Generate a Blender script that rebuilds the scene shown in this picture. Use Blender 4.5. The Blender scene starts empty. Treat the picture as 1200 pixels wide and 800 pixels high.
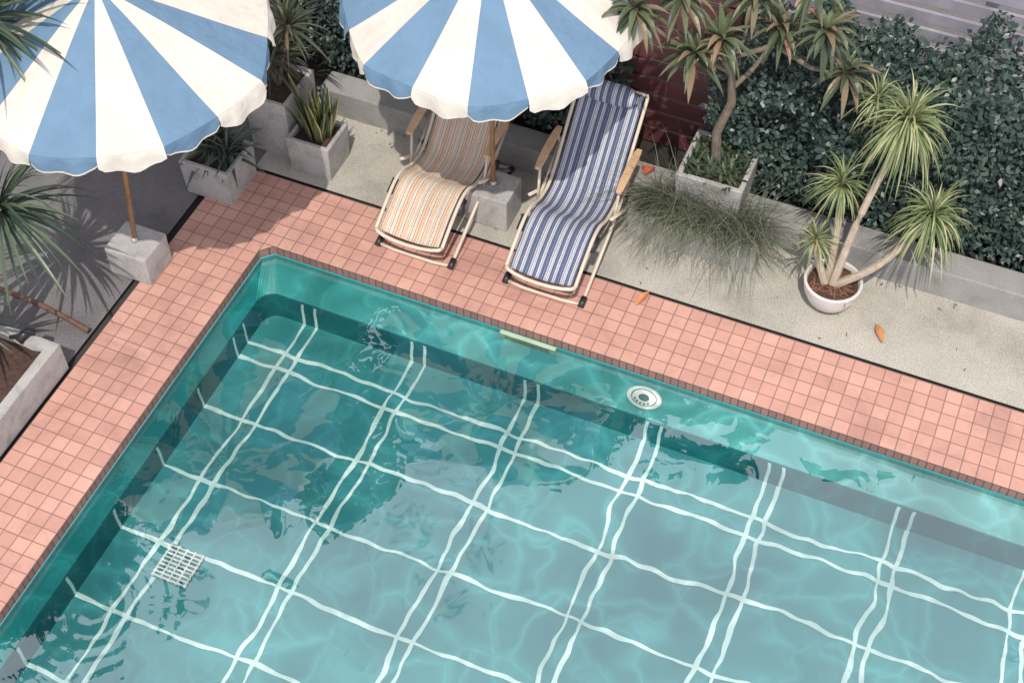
import bpy, math, random
from mathutils import Vector, Matrix, noise
random.seed(7)
S=bpy.context.scene
H=7.3
rad=math.radians
# ---------------------------------------------------------------- materials
def nodes(name):
    m=bpy.data.materials.new(name);m.use_nodes=True;nt=m.node_tree
    return m,nt,nt.nodes['Principled BSDF'],nt.nodes['Material Output']
def N(nt,t,**k):
    n=nt.nodes.new(t)
    for a,b in k.items(): setattr(n,a,b)
    return n
def ramp(nt,fac,stops,interp='LINEAR'):
    r=N(nt,'ShaderNodeValToRGB');r.color_ramp.interpolation=interp
    e=r.color_ramp.elements
    while len(e)<len(stops): e.new(0.5)
    for i,(p,c) in enumerate(stops):
        e[i].position=p;e[i].color=(*c,1)
    nt.links.new(fac,r.inputs[0]);return r.outputs[0]
def objco(nt): return N(nt,'ShaderNodeTexCoord').outputs['Object']
def noi(nt,co,scale,detail=4,rough=.55,dist=0):
    n=N(nt,'ShaderNodeTexNoise');n.inputs['Scale'].default_value=scale;n.inputs['Detail'].default_value=detail
    n.inputs['Roughness'].default_value=rough;n.inputs['Distortion'].default_value=dist
    nt.links.new(co,n.inputs['Vector']);return n.outputs['Fac']
def mth(nt,op,a,b=None,c=None):
    n=N(nt,'ShaderNodeMath',operation=op)
    for i,v in enumerate((a,b,c)):
        if v is None: continue
        if hasattr(v,'is_linked'): nt.links.new(v,n.inputs[i])
        else: n.inputs[i].default_value=v
    return n.outputs[0]
def mixc(nt,fac,a,b,bt='MIX'):
    m=N(nt,'ShaderNodeMix',data_type='RGBA',blend_type=bt)
    for s,v in ((0,fac),(6,a),(7,b)):
        if hasattr(v,'links') or hasattr(v,'is_linked'): nt.links.new(v,m.inputs[s])
        elif s==0: m.inputs[0].default_value=v
        else: m.inputs[s].default_value=(*v,1)
    return m.outputs[2]
def bump(nt,h,bs,strength,dist=.01):
    b=N(nt,'ShaderNodeBump');b.inputs['Strength'].default_value=strength;b.inputs['Distance'].default_value=dist
    nt.links.new(h,b.inputs['Height']);nt.links.new(b.outputs[0],bs.inputs['Normal'])
def simple(name,c1,c2=None,scale=8,rough=.7,bmp=0,bscale=60,metal=0):
    m,nt,bs,o=nodes(name);c2=c2 or tuple(x*.75 for x in c1)
    co=objco(nt);f=noi(nt,co,scale,2)
    nt.links.new(ramp(nt,f,[(.3,c2),(.7,c1)]),bs.inputs['Base Color'])
    bs.inputs['Roughness'].default_value=rough;bs.inputs['Metallic'].default_value=metal
    if bmp: bump(nt,noi(nt,co,bscale,2),bs,bmp)
    return m
def concrete(name,c,speck=.25,stain=.35,sc=1.0):
    m,nt,bs,o=nodes(name);co=objco(nt)
    big=noi(nt,co,2.2*sc,5,.65,.4);fine=noi(nt,co,150,1,.7)
    a=ramp(nt,big,[(.3,tuple(x*(1-stain) for x in c)),(.5,tuple(x*(1-stain*.3) for x in c)),(.66,c)])
    s=ramp(nt,fine,[(.36,(1-speck,)*3),(.5,(1,1,1)),(.68,(1+speck*.8,)*3)])
    b=mixc(nt,1.0,a,s,'MULTIPLY')
    nt.links.new(b,bs.inputs['Base Color']);bs.inputs['Roughness'].default_value=.88
    return m
def leafmat(name,c1,c2,c3=None,rough=.45,trans=.25):
    m,nt,bs,o=nodes(name);g=N(nt,'ShaderNodeNewGeometry')
    st=[(0,c1),(.65,c2),(1,c3 or c2)]
    col=ramp(nt,g.outputs['Random Per Island'],st)
    nt.links.new(col,bs.inputs['Base Color']);bs.inputs['Roughness'].default_value=rough
    if trans>0:
        tr=N(nt,'ShaderNodeBsdfTranslucent');nt.links.new(col,tr.inputs[0])
        mx=N(nt,'ShaderNodeMixShader');mx.inputs[0].default_value=trans
        nt.links.new(bs.outputs[0],mx.inputs[1]);nt.links.new(tr.outputs[0],mx.inputs[2]);nt.links.new(mx.outputs[0],o.inputs[0])
    return m
def fabric(name,c,trans=.2):
    m,nt,bs,o=nodes(name);co=objco(nt)
    col=ramp(nt,noi(nt,co,4,5,.65),[(.3,tuple(x*.86 for x in c)),(.6,c)])
    nt.links.new(col,bs.inputs['Base Color']);bs.inputs['Roughness'].default_value=.85
    bump(nt,noi(nt,co,9,2),bs,.5,.035)
    tr=N(nt,'ShaderNodeBsdfTranslucent');nt.links.new(col,tr.inputs[0])
    mx=N(nt,'ShaderNodeMixShader');mx.inputs[0].default_value=trans
    nt.links.new(bs.outputs[0],mx.inputs[1]);nt.links.new(tr.outputs[0],mx.inputs[2]);nt.links.new(mx.outputs[0],o.inputs[0])
    return m
# ---------------------------------------------------------------- mesh helpers
def mk(name,V,F,mats,mi=None,smooth=False,parent=None):
    me=bpy.data.meshes.new(name);me.from_pydata([tuple(v) for v in V],[],F);me.update()
    for m in (mats if isinstance(mats,(list,tuple)) else [mats]): me.materials.append(m)
    if mi: me.polygons.foreach_set('material_index',mi)
    if smooth: me.polygons.foreach_set('use_smooth',[True]*len(F))
    o=bpy.data.objects.new(name,me);S.collection.objects.link(o)
    if parent: o.parent=parent
    return o
def empty(name):
    o=bpy.data.objects.new(name,None);S.collection.objects.link(o);return o
def box(name,x0,x1,y0,y1,z0,z1,m,parent=None,bev=0,taper=0):
    cx,cy=(x0+x1)/2,(y0+y1)/2
    V=[]
    for z,t in((z0,taper),(z1,0)):
        for x,y in((x0,y0),(x1,y0),(x1,y1),(x0,y1)):
            V.append((x+(cx-x)*t,y+(cy-y)*t,z))
    F=[(3,2,1,0),(4,5,6,7),(0,1,5,4),(1,2,6,5),(2,3,7,6),(3,0,4,7)]
    o=mk(name,V,F,m,parent=parent)
    if bev:
        b=o.modifiers.new('b','BEVEL');b.width=bev;b.segments=2
    return o
class B:
    def __init__(s): s.V=[];s.F=[];s.M=[]
    def tube(s,pts,r,n=8,mi=0,cap=True):
        pts=[Vector(p) for p in pts];rs=r if isinstance(r,(list,tuple)) else [r]*len(pts);b0=len(s.V)
        up=Vector((0.123,.3,1)).normalized()
        for i,p in enumerate(pts):
            t=(pts[min(i+1,len(pts)-1)]-pts[max(i-1,0)]).normalized()
            a=t.cross(up)
            if a.length<.05:a=t.cross(Vector((1,0,0)))
            a.normalize();c=t.cross(a)
            for k in range(n):
                q=2*math.pi*k/n;s.V.append(p+(a*math.cos(q)+c*math.sin(q))*rs[i])
        for i in range(len(pts)-1):
            for k in range(n):
                s.F.append((b0+i*n+k,b0+i*n+(k+1)%n,b0+(i+1)*n+(k+1)%n,b0+(i+1)*n+k));s.M.append(mi)
        if cap:
            s.F.append(tuple(b0+k for k in range(n))[::-1]);s.M.append(mi)
            s.F.append(tuple(b0+(len(pts)-1)*n+k for k in range(n)));s.M.append(mi)
    def blade(s,p,d,L,w,droop,seg=5,fold=.25,mi=0,base=.6,peak=.35,twist=0):
        p=Vector(p);d=Vector(d).normalized();b0=len(s.V)
        side=d.cross(Vector((0,0,1)))
        if side.length<.05: side=Vector((random.uniform(-1,1),random.uniform(-1,1),0))
        side.normalize()
        if twist: side=Matrix.Rotation(twist,3,d)@side
        for i in range(seg+1):
            t=i/seg
            ww=w*((base+(1-base)*min(1,t/peak)) if t<peak else max(.03,1-((t-peak)/(1-peak))**1.6))
            nn=side.cross(d).normalized()
            s.V+= [p-side*ww/2+nn*ww*fold,p.copy(),p+side*ww/2+nn*ww*fold]
            p=p+d*(L/seg);d=(d+Vector((0,0,-droop/seg))).normalized()
        for i in range(seg):
            a=b0+i*3
            s.F+=[(a,a+1,a+4,a+3),(a+1,a+2,a+5,a+4)];s.M+=[mi,mi]
    def leaf(s,p,d,nrm,L,w,mi=0):
        b0=len(s.V);sd=d.cross(nrm).normalized()
        s.V+=[p,p+d*L*.45+sd*w/2,p+d*L,p+d*L*.45-sd*w/2]
        s.F.append((b0,b0+1,b0+2,b0+3));s.M.append(mi)
    def disc(s,c,r,z,n=24,mi=0):
        b0=len(s.V)
        for k in range(n): s.V.append(Vector((c[0]+r*math.cos(2*math.pi*k/n),c[1]+r*math.sin(2*math.pi*k/n),z)))
        s.F.append(tuple(range(b0,b0+n)));s.M.append(mi)
    def make(s,name,mats,smooth=False,parent=None): return mk(name,s.V,s.F,mats,s.M,smooth,parent)
def rdir(a,e): return Vector((math.cos(a)*math.cos(e),math.sin(a)*math.cos(e),math.sin(e)))
def rosette(b,c,n,L,w,droop,e0=-10,e1=80,mi=0,seg=6,fold=.2,lv=.25,rc=.02,nm=1):
    for i in range(n):
        a=i*2.39996+random.uniform(-.3,.3);t=(i+.5)/n
        e=rad(e0+(e1-e0)*t+random.uniform(-12,12))
        l=L*random.uniform(1-lv,1.08)*(1-.25*t)
        d=rdir(a,e)
        b.blade(Vector(c)+Vector((d.x,d.y,0))*rc+Vector((0,0,.05*t)),d,l,w*random.uniform(.75,1.2),droop*random.uniform(.6,1.4),seg,fold,mi=mi+random.randrange(nm))
# ---------------------------------------------------------------- world & sun
SUN_EL=60
lh=Vector((-.30,.954,0)).normalized()
w=bpy.data.worlds.new("World");S.world=w;w.use_nodes=True;nt=w.node_tree
bg=nt.nodes['Background'];sk=N(nt,'ShaderNodeTexSky');sk.sky_type='NISHITA';sk.sun_disc=False
sk.sun_elevation=rad(SUN_EL);sk.sun_rotation=math.atan2(-lh.x,-lh.y)
tc=N(nt,'ShaderNodeTexCoord');cl=noi(nt,tc.outputs['Generated'],3.6,4,.5,.5)
cf=ramp(nt,cl,[(.38,(0,0,0)),(.43,(1,1,1))])
nt.links.new(mixc(nt,cf,sk.outputs[0],(8.8,8.4,8.8)),bg.inputs[0]);bg.inputs[1].default_value=.13
ld=bpy.data.lights.new('sun','SUN');ld.energy=3.3;ld.angle=rad(.6);ld.color=(1,.92,.80)
lo=bpy.data.objects.new('sun',ld);S.collection.objects.link(lo)
d=Vector((lh.x*math.cos(rad(SUN_EL)),lh.y*math.cos(rad(SUN_EL)),-math.sin(rad(SUN_EL))))
lo.rotation_euler=d.to_track_quat('-Z','Y').to_euler()
cam=bpy.data.cameras.new('Camera');co=bpy.data.objects.new('Camera',cam);S.collection.objects.link(co);S.camera=co
cam.sensor_width=36;cam.lens=1710/1200*36;cam.clip_end=600
co.location=(4.139,-5.471,H);co.rotation_euler=(rad(38.5),0,rad(23.0))
S.view_settings.view_transform='Standard'
# ---------------------------------------------------------------- surfaces
def tilemat(name,c1,c2,mort,bw,bh,vec='xy',msize=.0045):
    m,nt,bs,o=nodes(name);co=objco(nt)
    if vec!='xy':
        sp=N(nt,'ShaderNodeSeparateXYZ');nt.links.new(co,sp.inputs[0]);cb=N(nt,'ShaderNodeCombineXYZ')
        nt.links.new(sp.outputs[vec[0]],cb.inputs[0]);nt.links.new(sp.outputs[vec[1]],cb.inputs[1]);co2=cb.outputs[0]
    else: co2=co
    br=N(nt,'ShaderNodeTexBrick');br.offset=0;br.squash=1
    br.inputs['Scale'].default_value=1;br.inputs['Brick Width'].default_value=bw;br.inputs['Row Height'].default_value=bh
    br.inputs['Mortar Size'].default_value=msize;br.inputs['Mortar Smooth'].default_value=.4
    br.inputs['Color1'].default_value=(*c1,1);br.inputs['Color2'].default_value=(*c2,1);br.inputs['Mortar'].default_value=(*mort,1)
    wob=N(nt,'ShaderNodeVectorMath',operation='MULTIPLY_ADD')
    nz=N(nt,'ShaderNodeTexNoise');nz.inputs['Scale'].default_value=6;nz.inputs['Detail'].default_value=1;nt.links.new(co,nz.inputs['Vector'])
    nt.links.new(nz.outputs['Color'],wob.inputs[0]);wob.inputs[1].default_value=(.005,.005,0);nt.links.new(co2,wob.inputs[2])
    nt.links.new(wob.outputs[0],br.inputs['Vector'])
    st=ramp(nt,noi(nt,co,1.6,6,.75,.5),[(.3,(.70,.68,.68)),(.5,(.95,.94,.93)),(.68,(1.08,1.06,1.03))])
    c=mixc(nt,1,br.outputs['Color'],st,'MULTIPLY')
    nt.links.new(c,bs.inputs['Base Color']);bs.inputs['Roughness'].default_value=.5
    return m
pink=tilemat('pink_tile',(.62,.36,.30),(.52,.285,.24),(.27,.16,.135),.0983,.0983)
faceX=tilemat('edge_tile_x',(.24,.14,.12),(.18,.10,.085),(.06,.045,.045),.0492,.2,(0,2))  # brown edge tiles, toned darker to carry shade on the coping faces
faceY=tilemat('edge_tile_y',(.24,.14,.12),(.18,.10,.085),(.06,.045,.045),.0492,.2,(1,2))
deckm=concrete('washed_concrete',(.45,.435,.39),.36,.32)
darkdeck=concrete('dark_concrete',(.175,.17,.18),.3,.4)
gapm=simple('drain_gap',(.06,.055,.055))
conc=concrete('cast_concrete',(.43,.425,.42),.20,.38,3)
conc2=concrete('curb_concrete',(.33,.33,.33),.25,.45,1.5)
soil=simple('soil',(.09,.05,.04),(.04,.025,.02),30,.95,.8,60)
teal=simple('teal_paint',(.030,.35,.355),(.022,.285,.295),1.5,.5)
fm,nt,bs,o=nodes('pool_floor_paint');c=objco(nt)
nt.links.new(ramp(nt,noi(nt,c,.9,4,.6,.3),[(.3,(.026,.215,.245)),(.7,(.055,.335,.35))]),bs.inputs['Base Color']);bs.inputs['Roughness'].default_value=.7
wallp=simple('pool_wall_shade_teal',(.012,.17,.195),(.008,.13,.15),2,.6)  # teal darkened so the underwater walls' shade sits in the colour
linem=simple('painted_line',(.72,.88,.86),(.56,.76,.74),6,.6)
PX,PY=12.0,-8.0
W_=.59
ch=.07
def ring(name,outer,inner,z,m):
    V=[(*p,z) for p in outer]+[(*p,z) for p in inner];n=len(outer)
    F=[(i,(i+1)%n,n+(i+1)%n,n+i) for i in range(n)]
    return mk(name,V,F,m)
R=200
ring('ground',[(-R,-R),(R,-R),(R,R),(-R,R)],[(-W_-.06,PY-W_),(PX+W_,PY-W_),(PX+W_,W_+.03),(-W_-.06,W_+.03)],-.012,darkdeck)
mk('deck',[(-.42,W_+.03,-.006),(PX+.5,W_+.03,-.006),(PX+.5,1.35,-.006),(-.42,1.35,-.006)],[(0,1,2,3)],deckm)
ring('drain_channel',[(-W_-.25,PY-W_-.2),(PX+W_+.2,PY-W_-.2),(PX+W_+.2,W_+.25),(-W_-.25,W_+.25)],[(-W_+.01,PY-W_+.01),(PX+W_-.01,PY-W_+.01),(PX+W_-.01,W_-.01),(-W_+.01,W_-.01)],-.05,gapm)
inn=[(0,PY),(PX,PY),(PX,0),(ch,0),(0,-ch)]
out=[(-W_,PY-W_),(PX+W_,PY-W_),(PX+W_,W_),(-W_,W_),(-W_,W_)]
n=5
V=[(*p,0) for p in out]+[(*p,0) for p in inn]+[(*p,-.075) for p in inn]+[(*p,-.075) for p in out]
F=[];MI=[]
for i in range(n):
    j=(i+1)%n
    if i!=3: F.append((i,j,n+j,n+i));MI.append(0)
    else: F.append((i,n+j,n+i));MI.append(0)
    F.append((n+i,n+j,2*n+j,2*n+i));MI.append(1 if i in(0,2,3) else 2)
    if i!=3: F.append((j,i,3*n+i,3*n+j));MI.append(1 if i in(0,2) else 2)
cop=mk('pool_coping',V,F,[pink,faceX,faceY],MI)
# pool shell
FZ=-.46
NC=6
def offs(dx,dy,c=ch,arc=0):
    P=[(dx,PY+.1),(PX-.1,PY+.1),(PX-.1,-dy)]
    for k in range(NC+1):
        q=math.pi/2*k/NC
        ax,ay=dx+c-c*math.sin(q),-dy-c+c*math.cos(q)
        t=k/NC;lx,ly=dx+c*(1-t),-dy-c*t
        P.append((lx+(ax-lx)*arc,ly+(ay-ly)*arc))
    return P
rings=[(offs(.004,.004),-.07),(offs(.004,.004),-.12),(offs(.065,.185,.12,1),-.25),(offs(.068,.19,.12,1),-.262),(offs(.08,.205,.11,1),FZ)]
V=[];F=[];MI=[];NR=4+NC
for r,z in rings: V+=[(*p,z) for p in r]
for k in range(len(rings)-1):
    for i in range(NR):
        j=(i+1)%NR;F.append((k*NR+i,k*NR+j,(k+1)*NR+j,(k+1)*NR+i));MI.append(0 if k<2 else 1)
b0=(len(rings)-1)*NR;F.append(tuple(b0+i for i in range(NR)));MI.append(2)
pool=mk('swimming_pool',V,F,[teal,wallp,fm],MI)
ln=B()
def strip(fn,t0,t1,wd,nrm,seed,z=FZ+.004,n=260,amp=1):
    b0=len(ln.V)
    for i in range(n+1):
        t=t0+(t1-t0)*i/n
        p=Vector(fn(t))
        a=.017*amp*(1+.20*max(0,p.x))
        off=a*noise.noise(Vector((p.x*3.4+seed*.2,p.y*3.4,seed*.07)))+a*1.1*noise.noise(Vector((p.x*1.3,p.y*1.3,5)))+.8*a*noise.noise(Vector((p.x*8,p.y*8,seed*.1)))
        off*=min(1,.25+abs(t-t0)*2.5)
        wv=wd*(1+.65*noise.noise(Vector((p.x*5,p.y*5,seed+9)))+.35*noise.noise(Vector((p.x*13,p.y*13,seed))))
        nn=Vector(nrm)
        ln.V+=[Vector((p.x,p.y,z))+nn*(off-wv/2),Vector((p.x,p.y,z))+nn*(off+wv/2)]
    for i in range(n):
        a=b0+2*i;ln.F.append((a,a+1,a+3,a+2));ln.M.append(0)
def wallstrip(x,y,ax,wd):
    b0=len(ln.V)
    for k in range(7):
        t=k/6;z=FZ+t*(-.264-FZ)
        o=.006*math.sin(k*.9+x*3+y*5)*t
        if ax==0:
            yy=-.205+t*.015-.003;ln.V+=[Vector((x+o-wd/2,yy,z)),Vector((x+o+wd/2,yy,z))]
        else:
            xx=.08-t*.012+.003;ln.V+=[Vector((xx,y+o-wd/2,z)),Vector((xx,y+o+wd/2,z))]
    for k in range(6):
        a=b0+2*k;ln.F.append((a,a+1,a+3,a+2));ln.M.append(0)
KF=(H-FZ)/7.85
xs=[.41,1.235,2.065,2.91,3.73,4.556,5.38,6.2,7.03,7.86,8.7,9.5]
i=0
for x in xs:
    for dx in(0,-.095):
        i+=1;xx=4.139+(x+dx-4.139)*KF
        strip(lambda t,x=xx:(x,t,0),-.21,-7.8,.025,(1,0,0),i*3.3);wallstrip(xx,0,0,.022)
ys=[-.44,-.575]+[-1.03-.505*k for k in range(13)]
for y in ys:
    i+=1;yy=-5.471+(y+5.471)*KF
    strip(lambda t,y=yy:(t,y,0),.085,11.7,.025,(0,1,0),i*3.3,FZ+.008,400);wallstrip(0,yy,1,.022)
ln.make('pool_floor_lines',[linem])
# ---------------------------------------------------------------- water
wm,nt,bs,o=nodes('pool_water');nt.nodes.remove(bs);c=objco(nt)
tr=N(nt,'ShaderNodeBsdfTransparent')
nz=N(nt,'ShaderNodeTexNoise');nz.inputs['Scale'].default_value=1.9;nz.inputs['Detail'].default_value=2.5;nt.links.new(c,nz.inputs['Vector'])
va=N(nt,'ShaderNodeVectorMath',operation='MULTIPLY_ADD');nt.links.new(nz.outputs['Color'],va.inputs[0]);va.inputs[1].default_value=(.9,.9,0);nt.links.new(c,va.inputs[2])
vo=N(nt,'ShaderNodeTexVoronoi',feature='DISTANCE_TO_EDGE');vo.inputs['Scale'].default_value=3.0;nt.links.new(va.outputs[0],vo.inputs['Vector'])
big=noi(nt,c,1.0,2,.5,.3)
fine=ramp(nt,vo.outputs['Distance'],[(.0,(.92,.92,.92)),(.04,(.80,.82,.82)),(.15,(.68,.71,.71)),(.45,(.64,.68,.69))])  # caustic light network put into the water's transparent colour
caustic_patch=ramp(nt,big,[(.36,(.76,.78,.79)),(.50,(.85,.86,.86)),(.66,(1.0,1.0,1.0))])  # broad bright and dim caustic patches, tinted into the same colour
sc=N(nt,'ShaderNodeVectorMath',operation='SCALE');nt.links.new(mixc(nt,1,fine,caustic_patch,'MULTIPLY'),sc.inputs[0])
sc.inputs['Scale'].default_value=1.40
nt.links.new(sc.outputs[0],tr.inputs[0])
gl=N(nt,'ShaderNodeBsdfGlossy');gl.inputs['Roughness'].default_value=.0;gl.inputs[0].default_value=(.90,.94,1.0,1)
h1=noi(nt,c,1.5,1,.5,.5);h2=noi(nt,c,5.5,1,.5,.8)
hh=mth(nt,'MULTIPLY_ADD',h2,.10,h1)
for (rx,ry,k,am) in((.42,-2.75,75,.06),(1.0,-3.2,60,.04)):
    dn=N(nt,'ShaderNodeVectorMath',operation='DISTANCE');nt.links.new(c,dn.inputs[0]);dn.inputs[1].default_value=(rx,ry,0)
    s_=mth(nt,'SINE',mth(nt,'MULTIPLY',dn.outputs['Value'],k))
    ex=mth(nt,'POWER',2.718,mth(nt,'MULTIPLY',dn.outputs['Value'],-5.0))
    hh=mth(nt,'MULTIPLY_ADD',mth(nt,'MULTIPLY',s_,ex),am,hh)
bp=N(nt,'ShaderNodeBump');bp.inputs['Strength'].default_value=1;bp.inputs['Distance'].default_value=.026;nt.links.new(hh,bp.inputs['Height'])
nt.links.new(bp.outputs[0],gl.inputs['Normal'])
fr=N(nt,'ShaderNodeFresnel');fr.inputs[0].default_value=1.33;nt.links.new(bp.outputs[0],fr.inputs['Normal'])
ml=N(nt,'ShaderNodeMath',operation='MULTIPLY_ADD',use_clamp=True);nt.links.new(fr.outputs[0],ml.inputs[0]);ml.inputs[1].default_value=4.4;ml.inputs[2].default_value=.08
mx=N(nt,'ShaderNodeMixShader');nt.links.new(ml.outputs[0],mx.inputs[0]);nt.links.new(tr.outputs[0],mx.inputs[1]);nt.links.new(gl.outputs[0],mx.inputs[2])
nt.links.new(mx.outputs[0],o.inputs[0])
WZ=-.082
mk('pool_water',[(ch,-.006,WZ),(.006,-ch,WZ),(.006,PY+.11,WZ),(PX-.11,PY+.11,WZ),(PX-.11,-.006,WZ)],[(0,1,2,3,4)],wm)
# ---------------------------------------------------------------- pool fittings
whp=simple('white_plastic',(.78,.80,.77),(.62,.66,.64),10,.35)
dk=simple('dark_plastic',(.025,.025,.03),(.015,.015,.02),10,.4)
e=empty('pool_inlet_fitting')
b=B();cN=Vector((0,-.58,.815)).normalized();ce=Vector((2.77,-.100,-.160));U=Vector((1,0,0));Vv=cN.cross(U)*.62
def ringm(r0,r1,h0,h1,mi):
    b0=len(b.V);n=28
    for r,h in((r0,h0),(r1,h1)):
        for k in range(n):
            a=2*math.pi*k/n;b.V.append(ce+(U*math.cos(a)+Vv*math.sin(a))*r+cN*h)
    for k in range(n): b.F.append((b0+k,b0+(k+1)%n,b0+n+(k+1)%n,b0+n+k));b.M.append(mi)
ringm(.118,.112,.0,.014,0);ringm(.112,.085,.014,.02,0);ringm(.085,.078,.02,.012,1);ringm(.078,.035,.012,.018,0);ringm(.035,.03,.018,.008,1);ringm(.03,.001,.008,.008,1)
for k in range(5):
    a=-2.6+k*.42;p=ce+(U*math.cos(a)+Vv*math.sin(a))*.062+cN*.02
    b.tube([p-U*.006,p+U*.006],.006,6,1)
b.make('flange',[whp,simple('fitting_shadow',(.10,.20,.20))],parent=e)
e=empty('pool_skimmer')
pal=simple('skimmer_plastic',(.42,.55,.40),(.33,.45,.32),8,.5)
box('mouth',1.74,2.13,-.030,0.0,-.135,-.078,pal,e,.003)
box('slot',1.78,2.09,-.033,-.0305,-.122,-.092,simple('slot_dark',(.16,.26,.20)),e)
e=empty('drain_grate')
b=B()
def slab(b,x0,x1,y0,y1,z0,z1,mi=0):
    k=len(b.V);b.V+=[Vector(p) for p in((x0,y0,z0),(x1,y0,z0),(x1,y1,z0),(x0,y1,z0),(x0,y0,z1),(x1,y0,z1),(x1,y1,z1),(x0,y1,z1))]
    for f in((3,2,1,0),(4,5,6,7),(0,1,5,4),(1,2,6,5),(2,3,7,6),(3,0,4,7)): b.F.append(tuple(k+q for q in f));b.M.append(mi)
gx,gy,g=.55,-2.18,.12
slab(b,gx-g,gx+g,gy-g,gy+g,FZ+.002,FZ+.012,1)
for k in range(9):
    yy=gy-g+.012+k*(2*g-.024)/8;slab(b,gx-g,gx+g,yy-.005,yy+.005,FZ+.014,FZ+.020,0)
for k in range(5):
    xx=gx-g+.01+k*(2*g-.02)/4;slab(b,xx-.005,xx+.005,gy-g,gy+g,FZ+.0145,FZ+.0215,0)
b.make('grate',[whp,simple('drain_dark',(.03,.17,.20))],parent=e)
# ---------------------------------------------------------------- curb, walls
curb=box('planter_curb',-.25,12.5,1.32,1.52,-.02,.22,conc2,bev=.008)
mk('planting_soil',[(-6,1.5,.12),(14,1.5,.12),(14,2.6,.12),(-6,2.6,.12)],[(0,1,2,3)],simple('bed_soil',(.03,.025,.022),(.015,.014,.013),20,.9))
mar=simple('maroon_wood',(.13,.045,.045),(.08,.028,.03),6,.6)
e=empty('wooden_fence')
for k in range(11): box('board_%d'%(k+1),1.25,2.62,1.80,1.825,.15+k*.145,.15+k*.145+.125,mar,e,.004)
for x in(1.3,1.95,2.55): box('post',x-.03,x+.03,1.828,1.89,.1,1.8,mar,e)
gw=simple('weathered_fence_paint',(.36,.35,.41),(.23,.23,.29),5,.7)
e=empty('slat_fence')
for k in range(15): box('slat_%d'%(k+1),2.66,13,2.42,2.445,.15+k*.135,.15+k*.135+.085,gw,e,.003)
for k in range(9): box('post',2.75+k*1.25,2.83+k*1.25,2.45,2.53,0,2.2,gw,e)
# ---------------------------------------------------------------- hedges
hedm=leafmat('hedge_leaf',(.018,.038,.038),(.034,.064,.056),(.075,.115,.09),.4,0)
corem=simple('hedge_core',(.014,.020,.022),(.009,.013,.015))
def hedge(name,x0,x1,y0,y1,z0,ztop,n,sz=.05,core=True):
    e=empty(name)
    b=B()
    for i in range(n):
        x=random.uniform(x0,x1)
        hz=ztop*(1+.24*noise.noise(Vector((x*1.3,0,1)))+.12*noise.noise(Vector((x*5,2,1))))*(1-.06*max(0,x-3.4))
        r=random.random()
        if r<.55:
            z=random.uniform(z0,hz);y=y0+abs(random.gauss(0,.07))+.08*noise.noise(Vector((x*3,0,7)))
            y+=.22*noise.noise(Vector((x*2.5,z*3.5,3)))*min(1,(z-z0)*3)-.04
        else:
            y=random.uniform(y0,y1);z=hz-abs(random.gauss(0,.10));z+=.20*noise.noise(Vector((x*4,y*4,8)))
        if z>hz-.2 and random.random()<.04: z+=random.uniform(.02,.14)
        nr=(Vector((random.gauss(0,.7),-.6+random.gauss(0,.6),.8+random.gauss(0,.5)))).normalized()
        d=nr.cross(Vector((random.gauss(0,1),random.gauss(0,1),random.gauss(0,1)))).normalized()
        s=sz*random.uniform(.6,1.3)
        b.leaf(Vector((x,y,z)),d,nr,s,s*.55)
    b.make('leaves',[hedm],parent=e)
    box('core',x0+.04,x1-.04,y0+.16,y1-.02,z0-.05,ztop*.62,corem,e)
hedge('hedge',2.55,6.0,1.58,2.34,.18,1.26,27000)
hedge('hedge',-2.2,1.95,1.62,2.3,.2,.85,14000)
bark=simple('bark',(.22,.18,.14),(.12,.095,.075),14,.9)
tlm=leafmat('tree_leaf',(.02,.045,.02),(.05,.09,.035),(.08,.13,.05),.5,0)
def reflection_tree(x,y,h,r,n):  # unseen trees, added for their dark reflections in the pool
    e=empty('reflection_tree');b=B()
    b.tube([(x,y,0),(x+.1,y,h*.3),(x-.05,y+.1,h*.55),(x,y,h*.8)],[.18,.14,.1,.04])
    cl=[]
    for i in range(14):
        a=random.uniform(0,6.28);q=r*random.uniform(.3,.95);z=h*random.uniform(.55,1.0)
        p=Vector((x+q*math.cos(a),y+q*math.sin(a),z));cl.append((p,r*random.uniform(.22,.42)))
        b.tube([(x,y,h*.45+random.uniform(0,.2)*h),((x+p.x)/2,(y+p.y)/2,z-.4),p],[.07,.04,.015],6)
    b.make('trunk',[bark],True,e)
    b=B()
    for i in range(n):
        p,q=random.choice(cl);v=Vector((random.gauss(0,1),random.gauss(0,1),random.gauss(0,.75))).normalized()*q*random.uniform(.3,1.05)
        nr=Vector((random.gauss(0,1),random.gauss(0,1),random.gauss(0,1)+.5)).normalized()
        dd=nr.cross(Vector((random.gauss(0,1),random.gauss(0,1),random.gauss(0,1)))).normalized()
        b.leaf(p+v,dd,nr,.42,.24)
    b.make('crown',[tlm],parent=e)
reflection_tree(-3.0,3.4,7.6,2.3,4600);reflection_tree(-.3,4.6,7.6,2.1,4200);reflection_tree(-4.4,-.2,7.4,1.9,4000);reflection_tree(3.4,5.6,6.0,1.7,2400)
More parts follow.
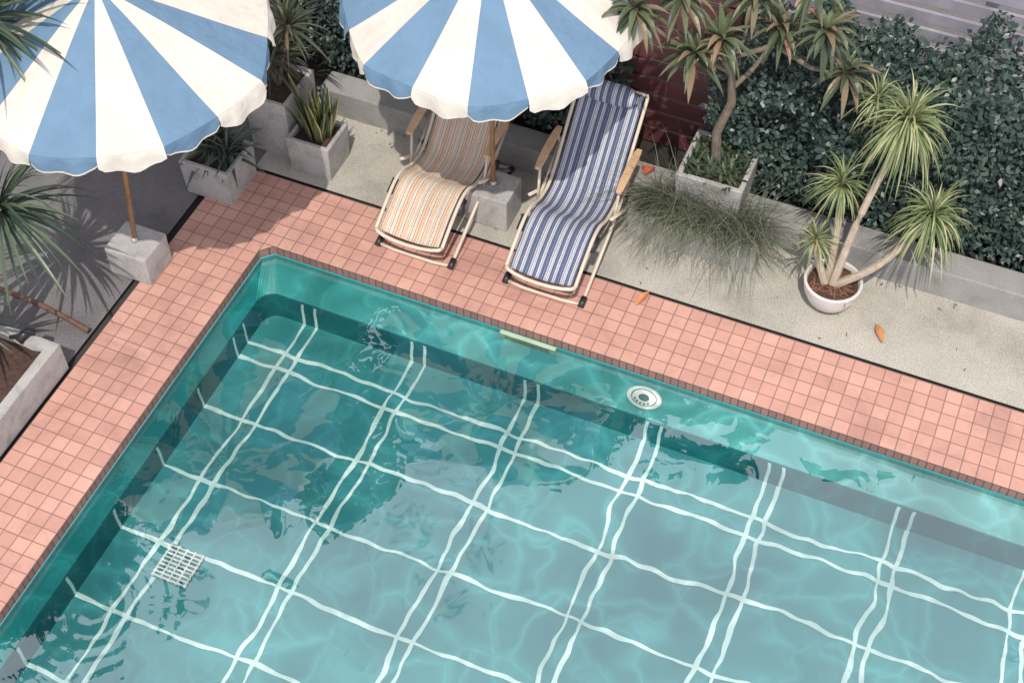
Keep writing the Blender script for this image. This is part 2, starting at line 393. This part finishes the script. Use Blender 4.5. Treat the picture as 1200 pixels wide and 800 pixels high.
# ---------------------------------------------------------------- umbrellas
cblue=fabric('blue_canvas',(.165,.29,.445),.15);cwhite=fabric('white_canvas',(.84,.80,.73),.22)
wood=simple('varnished_wood',(.36,.20,.10),(.24,.13,.065),20,.45)
steel=simple('rib_steel',(.5,.5,.5),(.4,.4,.4),10,.4,metal=.6)
def umbrella(cx,cy,Rr,zr,za,phase,basex,basey,bz):
    e=empty('patio_umbrella')
    V=[];F=[];M=[]
    NP=16;SA=6;SR=10
    def pt(s,ang,gi,pp=0):
        sag=math.sin(math.pi*gi)
        r=Rr*s*(1-.05*sag*s)*(1+.006*math.sin(ang*3+cx*5))
        z=za-(za-zr)*(s**1.12)-.034*sag*s*math.sin(math.pi*min(1,s*.9))+.012*s*math.sin(ang*5+cx*3)
        return Vector((cx+r*math.cos(ang),cy+r*math.sin(ang),z))
    for p in range(NP):
        mi=0 if p%2==0 else 1
        b0=len(V)
        for i in range(SR+1):
            s=.03+.97*i/SR
            for k in range(SA+1):
                a=phase+(p-.5+k/SA)*2*math.pi/NP
                gi=((p%2)+k/SA)/2
                V.append(pt(s,a,gi))
        for i in range(SR):
            for k in range(SA):
                q=b0+i*(SA+1)+k;F.append((q,q+SA+1,q+SA+2,q+1));M.append(mi)
        b1=len(V);SV=12
        for k in range(SV+1):
            a=phase+(p-.5+k/SV)*2*math.pi/NP;gi=((p%2)+k/SV)/2
            t=pt(1,a,gi);sc_=math.sin(math.pi*k/SV)**.5
            wig=.014*math.sin(k*1.0+p*1.3)+.018*math.sin(p*2.7)
            dr=Vector((math.cos(a),math.sin(a),0))
            V+=[t+dr*.001,t+dr*(.012+wig*.5)-Vector((0,0,.035)),t+dr*(.004+wig)-Vector((0,0,.060+.052*sc_)),t+dr*(.006+wig)-Vector((0,0,.066+.055*sc_))]
        for k in range(SV):
            q=b1+4*k
            for j in range(3): F.append((q+j,q+j+1,q+j+5,q+j+4));M.append(mi if j<2 else 1)
    o=mk('canopy',V,F,[cblue,cwhite],M,True,e)
    b=B()
    for p in range(NP):
        a=phase+(p-.5)*2*math.pi/NP
        if p%2==0:
            b.tube([pt(.03+.97*i/6,a,0)-Vector((0,0,.014)) for i in range(7)],.005,5,0)
            b.tube([(cx,cy,zr+.02),pt(.55,a,0)-Vector((0,0,.02))],.004,5,0)
    b.make('ribs',[steel],True,e)
    b=B();b.tube([(basex,basey,bz-.02),((cx+basex)/2,(cy+basey)/2,(bz+za)/2),(cx,cy,za+.01)],.017,12,0)
    b.tube([(cx,cy,zr-.03),(cx,cy,zr+.05)],.032,12,1)
    b.tube([(cx,cy,za-.01),(cx,cy,za+.02),(cx,cy,za+.06),(cx,cy,za+.08)],[.03,.022,.024,.006],12,1)
    b.tube([(basex,basey,bz-.02),(basex,basey,bz+.035)],.026,12,2)
    b.make('pole',[wood,whp,steel],True,e)
    box('concrete_base',basex-.155,basex+.155,basey-.135,basey+.135,-.005,bz,conc,e,.012)
umbrella(1.30,.88,.90,1.78,2.18,rad(-63),1.31,.87,.27)
umbrella(-.52,-.36,.94,1.82,2.24,rad(-74),-.655,-.49,.24)
# ---------------------------------------------------------------- loungers
def stripes(name,cols,freq):
    m,nt,bs,o=nodes(name);c=objco(nt);sp=N(nt,'ShaderNodeSeparateXYZ');nt.links.new(c,sp.inputs[0])
    m1=N(nt,'ShaderNodeMath',operation='MULTIPLY');nt.links.new(sp.outputs[0],m1.inputs[0]);m1.inputs[1].default_value=freq
    fr=N(nt,'ShaderNodeMath',operation='FRACT');nt.links.new(m1.outputs[0],fr.inputs[0])
    col=ramp(nt,fr.outputs[0],cols,'CONSTANT')
    wv=ramp(nt,noi(nt,c,90,2),[(.3,(.82,.82,.82)),(.7,(1.05,1.05,1.05))])
    st=ramp(nt,noi(nt,c,4,4),[(.3,(.85,.84,.83)),(.65,(1,1,1))])
    nt.links.new(mixc(nt,1,mixc(nt,1,col,wv,'MULTIPLY'),st,'MULTIPLY'),bs.inputs['Base Color']);bs.inputs['Roughness'].default_value=.85
    return m
cr=(.66,.585,.49);orr=(.66,.34,.19);br=(.26,.18,.15);gy_=(.37,.34,.33)
s1=stripes('orange_striped_canvas',[(0,cr),(.10,br),(.13,cr),(.19,orr),(.29,cr),(.34,gy_),(.38,cr),(.50,br),(.53,cr),(.60,orr),(.64,cr),(.68,orr),(.72,cr),(.84,gy_),(.87,cr),(.93,br),(.96,cr)],7.1)
nv=(.085,.11,.20);wl=(.62,.61,.62);mb=(.24,.29,.41)
s2=stripes('blue_striped_canvas',[(0,nv),(.16,mb),(.18,nv),(.30,wl),(.34,mb),(.42,wl),(.48,mb),(.52,wl),(.56,mb),(.58,nv),(.70,mb),(.72,nv),(.80,wl),(.86,mb),(.92,wl),(.96,mb)],9.0)
cream=simple('cream_tube',(.64,.56,.46),(.54,.47,.39),12,.4)
armw=simple('arm_wood',(.58,.39,.24),(.48,.31,.18),22,.5)
def catmull(P,n=6):
    out=[]
    for i in range(len(P)-1):
        p0=P[max(i-1,0)];p1=P[i];p2=P[i+1];p3=P[min(i+2,len(P)-1)]
        for k in range(n):
            t=k/n;out.append(tuple(.5*((2*b)+(-a+c)*t+(2*a-5*b+4*c-d)*t*t+(-a+3*b-3*c+d)*t**3) for a,b,c,d in zip(p0,p1,p2,p3)))
    out.append(P[-1]);return out
def lounger(cx,y0,m,prof,pillow):
    e=empty('deck_lounger')
    pr=catmull(prof)
    hw=.215;V=[];F=[];nx=8
    for y,z in pr:
        for k in range(nx+1):
            u=-1+2*k/nx
            V.append((cx+u*hw,y0+y,z-.030*(1-u*u)+.008*noise.noise(Vector((u*2,y*9,cx)))))
    for i in range(len(pr)-1):
        for k in range(nx):
            a=i*(nx+1)+k;F.append((a,a+1,a+nx+2,a+nx+1))
    o=mk('canvas',V,F,m,smooth=True,parent=e);sm=o.modifiers.new('s','SOLIDIFY');sm.thickness=.008
    b=B()
    fr=.238
    path=[(cx-fr,y0+y,z) for y,z in pr]+[(cx+fr,y0+y,z) for y,z in reversed(pr)]
    fy,fz=pr[0]
    foot=[(cx+fr,y0+fy,fz)]+[(cx+fr*math.cos(q)*1.0,y0+fy-.045*math.sin(q),fz-.02*math.sin(q)) for q in [math.pi*k/8 for k in range(1,8)]]+[(cx-fr,y0+fy,fz)]
    b.tube(path,.0125,8,0);b.tube(foot,.0125,8,0)
    for s in(-1,1):
        x=cx+s*(fr+.03)
        b.tube([(x,y0+1.02,.46),(x,y0+.55,.22),(x,y0+.06,.02)],.012,8,0)
        b.tube([(x+s*.018,y0+.50,.40),(x+s*.018,y0+.80,.2),(x+s*.018,y0+1.05,.02)],.012,8,0)
        b.tube([(x,y0+.60,.25),(x+s*.01,y0+.66,.50)],.010,8,0)
        b.tube([(x,y0+1.0,.42),(x+s*.01,y0+.98,.53)],.010,8,0)
        b.tube([(x-.015,y0+.78,.31),(x+.03,y0+.78,.31)],.035,12,1)
        b.tube([(x,y0+.04,.018),(x,y0+.11,.035)],.022,10,1)
        b.tube([(x+s*.018,y0+1.0,.045),(x+s*.018,y0+1.06,.018)],.022,10,1)
        b.tube([(x-s*.02,y0+.24,.335),(x-s*.02,y0+.34,.375)],.024,8,1)
    b.tube([(cx-fr-.03,y0+.06,.02),(cx-fr*.6,y0+.045,.02),(cx+fr*.6,y0+.045,.02),(cx+fr+.03,y0+.06,.02)],.012,8,0)
    b.tube([(cx-fr-.05,y0+1.05,.02),(cx+fr+.05,y0+1.05,.02)],.012,8,0)
    b.make('frame',[cream,dk],True,e)
    box('under_strap',cx-.17,cx+.17,y0+.08,y0+.20,.12,.16,dk,e,.01)
    for s in(-1,1):
        V=[];F=[];x=cx+s*(fr+.045);n=10
        for i in range(n+1):
            t=i/n;wd=.028*(1-.35*abs(2*t-1)**4);y=y0+.62+t*.40;z=.515+.015*math.sin(math.pi*t)+.03*t
            V+=[(x-wd,y,z),(x+wd,y,z),(x+wd,y,z+.022),(x-wd,y,z+.022)]
        for i in range(n):
            a=4*i
            for j in range(4): F.append((a+j,a+(j+1)%4,a+4+(j+1)%4,a+4+j))
        F+=[(0,1,2,3)[::-1],(4*n,4*n+1,4*n+2,4*n+3)]
        o=mk('armrest',V,F,armw,parent=e);bb=o.modifiers.new('b','BEVEL');bb.width=.006;bb.segments=2
    if pillow:
        V=[];F=[];y,z=pr[-4];n=14;mm=10
        for i in range(n+1):
            u=-1+2*i/n;rr=.045*(1-abs(u)**5*.7)
            for k in range(mm):
                q=2*math.pi*k/mm;V.append((cx+u*.19,y0+y-.02+rr*1.5*math.cos(q)*.75-rr*.4*math.sin(q),z+.035+rr*1.5*math.cos(q)*.75+rr*.8*math.sin(q)))
        for i in range(n):
            for k in range(mm): F.append((i*mm+k,i*mm+(k+1)%mm,(i+1)*mm+(k+1)%mm,(i+1)*mm+k))
        F+=[tuple(range(mm)),tuple(range(n*mm,n*mm+mm))];mk('pillow',V,F,m,smooth=True,parent=e)
prof=[(0,.24),(.14,.32),(.30,.39),(.42,.39),(.56,.32),(.72,.31),(.84,.39),(1.0,.55),(1.16,.71),(1.26,.81)]
lounger(.985,.23,s1,prof,True)
lounger(1.905,.26,s2,prof,True)
# ---------------------------------------------------------------- planters
def boxplanter(name,x0,x1,y0,y1,z0,z1,t=.03,taper=.06):
    e=empty(name);cx,cy=(x0+x1)/2,(y0+y1)/2
    def rect(ins,tp): return [(x+(cx-x)*tp+(ins if x<cx else -ins),y+(cy-y)*tp+(ins if y<cy else -ins)) for x,y in((x0,y0),(x1,y0),(x1,y1),(x0,y1))]
    L=[(rect(0,taper),z0),(rect(0,0),z1-.004),(rect(.004,0),z1),(rect(t-.004,0),z1),(rect(t,0),z1-.004),(rect(t,.02),z1-.06)]
    V=[];F=[]
    for r,z in L: V+=[(*p,z) for p in r]
    for k in range(len(L)-1):
        for i in range(4): j=(i+1)%4;F.append((k*4+i,k*4+j,k*4+4+j,k*4+4+i))
    F.append((0,3,2,1));mk('box',V,F,conc,parent=e)
    V=[];F=[];nn=8
    for i in range(nn+1):
        for j in range(nn+1):
            x=x0+t*.8+(x1-x0-2*t*.8)*i/nn;y=y0+t*.8+(y1-y0-2*t*.8)*j/nn;V.append((x,y,z1-.035+.018*noise.noise(Vector((x*14,y*14,3)))))
    for i in range(nn):
        for j in range(nn): a=i*(nn+1)+j;F.append((a,a+nn+1,a+nn+2,a+1))
    mk('soil',V,F,soil,parent=e);return e
agm=leafmat('agave_leaf',(.055,.085,.08),(.10,.135,.115),(.18,.21,.15),.5,.1)
snm=leafmat('snake_leaf',(.03,.055,.035),(.05,.08,.045),(.09,.11,.05),.4,0);snY=simple('snake_leaf_margin',(.42,.38,.14),(.3,.28,.10),20,.5)
e=boxplanter('agave_planter',-.74,-.36,.215,.57,-.005,.30)
b=B()
for c in((-.62,.40,.27),(-.47,.42,.27),(-.56,.48,.3)): rosette(b,c,40,.31,.028,.6,0,80,0,5,.3)
b.make('agave',[agm],parent=e)
e=boxplanter('snake_plant_planter',-.18,.15,.70,1.0,-.005,.29)
b=B()
for i in range(34):
    x=random.uniform(-.11,.08);y=random.uniform(.77,.93);dd=Vector((x*1.6+.03+random.gauss(0,.14),(y-.85)*1.6+random.gauss(0,.14),1));L=random.uniform(.26,.50);tw=random.uniform(-1.2,1.2)
    b.blade((x,y,.24),dd,L,.040,.05,5,.2,0,.7,.4,tw)
    if random.random()<.75:
        b.blade(Vector((x,y,.24))+Vector((.003,.006,-.002)),dd,L*1.01,.050,.05,5,.2,1,.7,.4,tw)
b.make('snake_plant',[snm,snY],parent=e)
e=boxplanter('tall_planter',-.53,-.20,.78,1.20,-.005,.50)
brm=leafmat('dracaena_leaf',(.05,.06,.04),(.08,.10,.06),(.22,.16,.09),.5,.2)
b=B()
for c in((-.42,.95,.72),(-.30,1.1,.9),(-.45,1.1,.6)):
    b.tube([(-.37,1.0,.45),c],.014,6,1);rosette(b,c,55,.38,.022,1.0,-10,80,0)
b.make('dracaena',[brm,bark],parent=e)
e=boxplanter('trough_planter',-1.45,-.62,-3.6,-1.41,-.005,.24,.07,.0)
palm=leafmat('yucca_leaf',(.035,.065,.05),(.065,.11,.07),(.15,.20,.12),.4,.2)
b=B()
def crown(b,base,top,n,L,wd,mi=0,droop=.55,tr=.03,e0=-25,e1=80):
    base=Vector(base);top=Vector(top);mid=(base+top)/2+Vector((.04,-.03,.02))
    b.tube([base,mid,top],[tr*1.2,tr,tr*.8],8,1);rosette(b,top,n,L,wd,droop,e0,e1,mi,7,.15)
crown(b,(-1.05,-1.75,.2),(-1.00,-1.14,1.0),95,.70,.029,droop=1.2)
crown(b,(-1.15,-1.9,.2),(-1.04,-1.70,.60),55,.42,.026)
crown(b,(-1.2,-1.6,.2),(-1.03,-.76,2.10),95,.72,.030,droop=1.1)
b.make('yucca',[palm,bark],parent=e)
e=empty('yucca_tree');b=B()
crown(b,(-1.5,.3,0),(-.78,-.12,2.60),75,.68,.030,droop=1.0);crown(b,(-1.4,.3,0),(-.42,.35,2.5),60,.46,.026)
b.make('yucca',[palm,bark],parent=e)
b=B();b.tube([(-1.5,-1.05,.03),(-1.1,-1.06,.03),(-.84,-1.09,.025),(-.66,-1.12,.02)],[.016,.018,.017,.02],8);b.make('wooden_stick',[simple('dry_wood',(.18,.10,.07),(.11,.06,.045),18)],True)
b=B();b.tube([(-.86,-1.5,.25),(-.84,-1.42,.27),(-.80,-1.40,.25)],[.03,.035,.02],8);b.tube([(-.92,-1.5,.26),(-.84,-1.44,.27)],.012,6);b.make('hose_nozzle',[dk],True)
e=boxplanter('grass_planter',2.22,3.12,1.02,1.315,-.005,.24,.03,.02)
grm=leafmat('grass_blade',(.08,.105,.075),(.15,.18,.12),(.34,.35,.25),.6,.3)
b=B()
for i in range(1500):
    x=random.uniform(2.3,3.1);y=random.uniform(1.06,1.28);a=random.uniform(-math.pi,.0) if random.random()<.8 else random.uniform(0,6.28)
    dd=rdir(a,rad(random.uniform(35,85)));b.blade((x,y,.2),dd,random.uniform(.25,.72),.0042,random.uniform(1.2,3.2),7,0,0,1,.3)
b.make('grass',[grm],parent=e)
e=boxplanter('plumeria_planter',2.48,2.93,1.16,1.62,.20,.56,.035,.08)
cro=leafmat('plumeria_leaf',(.06,.09,.055),(.14,.17,.09),(.36,.22,.16),.4,.25)
b=B()
b.tube([(2.68,1.40,.5),(2.66,1.38,.8),(2.73,1.36,1.1),(2.70,1.34,1.38)],[.035,.030,.028,.022],10,1)
tips=[((2.70,1.34,1.35),(2.63,1.26,1.62)),((2.71,1.35,1.2),(2.93,1.50,1.62)),((2.70,1.34,1.35),(2.15,1.05,1.85)),((2.93,1.5,1.5),(3.36,1.52,1.40)),((2.93,1.5,1.55),(3.2,1.45,1.72)),((2.70,1.34,1.38),(2.75,1.5,1.8)),((2.9,1.5,1.5),(2.5,1.15,1.55)),((2.70,1.34,1.38),(2.38,1.2,1.9)),((2.93,1.5,1.5),(3.05,1.6,1.9))]
for p,q in tips:
    p=Vector(p);q=Vector(q);b.tube([p,(p+q)/2+Vector((0,0,-.05)),q],[.018,.014,.012],7,1)
    rosette(b,q,36,.29,.040,1.4,-35,70,0,6,.18,.4)
for i in range(260):
    dd=rdir(random.uniform(0,6.28),rad(random.uniform(10,80)));b.blade((random.uniform(2.52,2.88),random.uniform(1.2,1.57),.53),dd,random.uniform(.05,.13),.022,.6,3,.1,2)
b.make('plumeria',[cro,bark,snm],parent=e)
e=empty('potted_dracaena');cx,cy=3.64,.985
V=[];F=[];n=40
pf=[(.0,0),(.085,0),(.10,.008),(.145,.06),(.175,.13),(.187,.20),(.190,.215),(.184,.222),(.172,.220),(.168,.21),(.160,.17)]
for r,z in pf:
    for k in range(n): a=2*math.pi*k/n;V.append((cx+max(r,.0005)*math.cos(a),cy+max(r,.0005)*math.sin(a),z))
for i in range(len(pf)-1):
    for k in range(n): F.append((i*n+k,i*n+(k+1)%n,(i+1)*n+(k+1)%n,(i+1)*n+k))
mk('bowl',V,F,concrete('glazed_bowl',(.66,.64,.62),.06,.2,4),smooth=True,parent=e)
b=B()
b.disc((cx,cy),.166,.185,32);b.make('soil',[soil],parent=e)
dgm=leafmat('dracaena_marginata_leaf',(.12,.18,.08),(.28,.34,.16),(.54,.54,.32),.4,.3)
b=B()
stems=[((cx,cy,.18),(3.69,1.15,.7),(3.80,1.38,1.26),230,.50,2.5),((cx+.02,cy,.18),(3.88,1.03,.42),(4.10,1.20,.74),180,.46,2.9),((cx-.04,cy+.02,.18),(3.57,1.15,.5),(3.52,1.25,.75),110,.34,2.2),((cx-.05,cy-.01,.18),(3.52,1.0,.33),(3.47,1.02,.46),60,.22,1.4),((3.78,1.3,1.1),(3.68,1.42,1.2),(3.58,1.5,1.28),70,.30,1.8)]
for p,m_,q,nn,L,dr in stems:
    pts=catmull([p,m_,q],6);b.tube(pts,[.030-.012*i/(len(pts)-1) for i in range(len(pts))],8,1);rosette(b,q,nn,L,.013,dr,-35,85,0,8,.1,.4,.012)
for i in range(60):
    a=random.uniform(0,6.28);b.blade((cx+random.uniform(-.13,.13),cy+random.uniform(-.12,.12),.185),rdir(a,.15),random.uniform(.04,.12),.008,.2,2,0,2)
b.make('dracaena_marginata',[dgm,simple('pale_bark',(.46,.40,.32),(.33,.28,.22),20,.85),simple('dead_leaf',(.28,.12,.07))],parent=e)
orl=simple('fallen_leaf_orange',(.62,.28,.12),(.45,.19,.08),20,.6)
def fleaf(x,y,a,L,w_):
    b=B();b.blade((x,y,.012),(math.cos(a),math.sin(a),.12),L,w_,.35,6,.35,0,.25,.45);b.make('fallen_leaf',[orl])
fleaf(2.50,.46,rad(75),.15,.05);fleaf(4.05,.78,rad(118),.16,.055);
b=B();b.blade((2.2,1.40,.225),(.5,.8,.3),.10,.06,.5,4,.3);b.blade((2.22,1.42,.225),(-.6,.5,.3),.08,.05,.5,4,.3);b.make('fallen_flower',[simple('red_petal',(.5,.10,.05))])
b=B()
for i in range(70):
    if random.random()<.6: x=random.uniform(.2,5.5);y=1.31-abs(random.gauss(0,.07));
    else: x=random.uniform(-.2,5.5);y=random.uniform(.63,1.28)
    a=random.uniform(0,6.28);b.blade((x,y,.001),(math.cos(a),math.sin(a),.1),random.uniform(.012,.035),random.uniform(.006,.014),.2,2,.2)
b.make('leaf_litter',[simple('litter',(.24,.15,.08),(.12,.08,.05),30)])
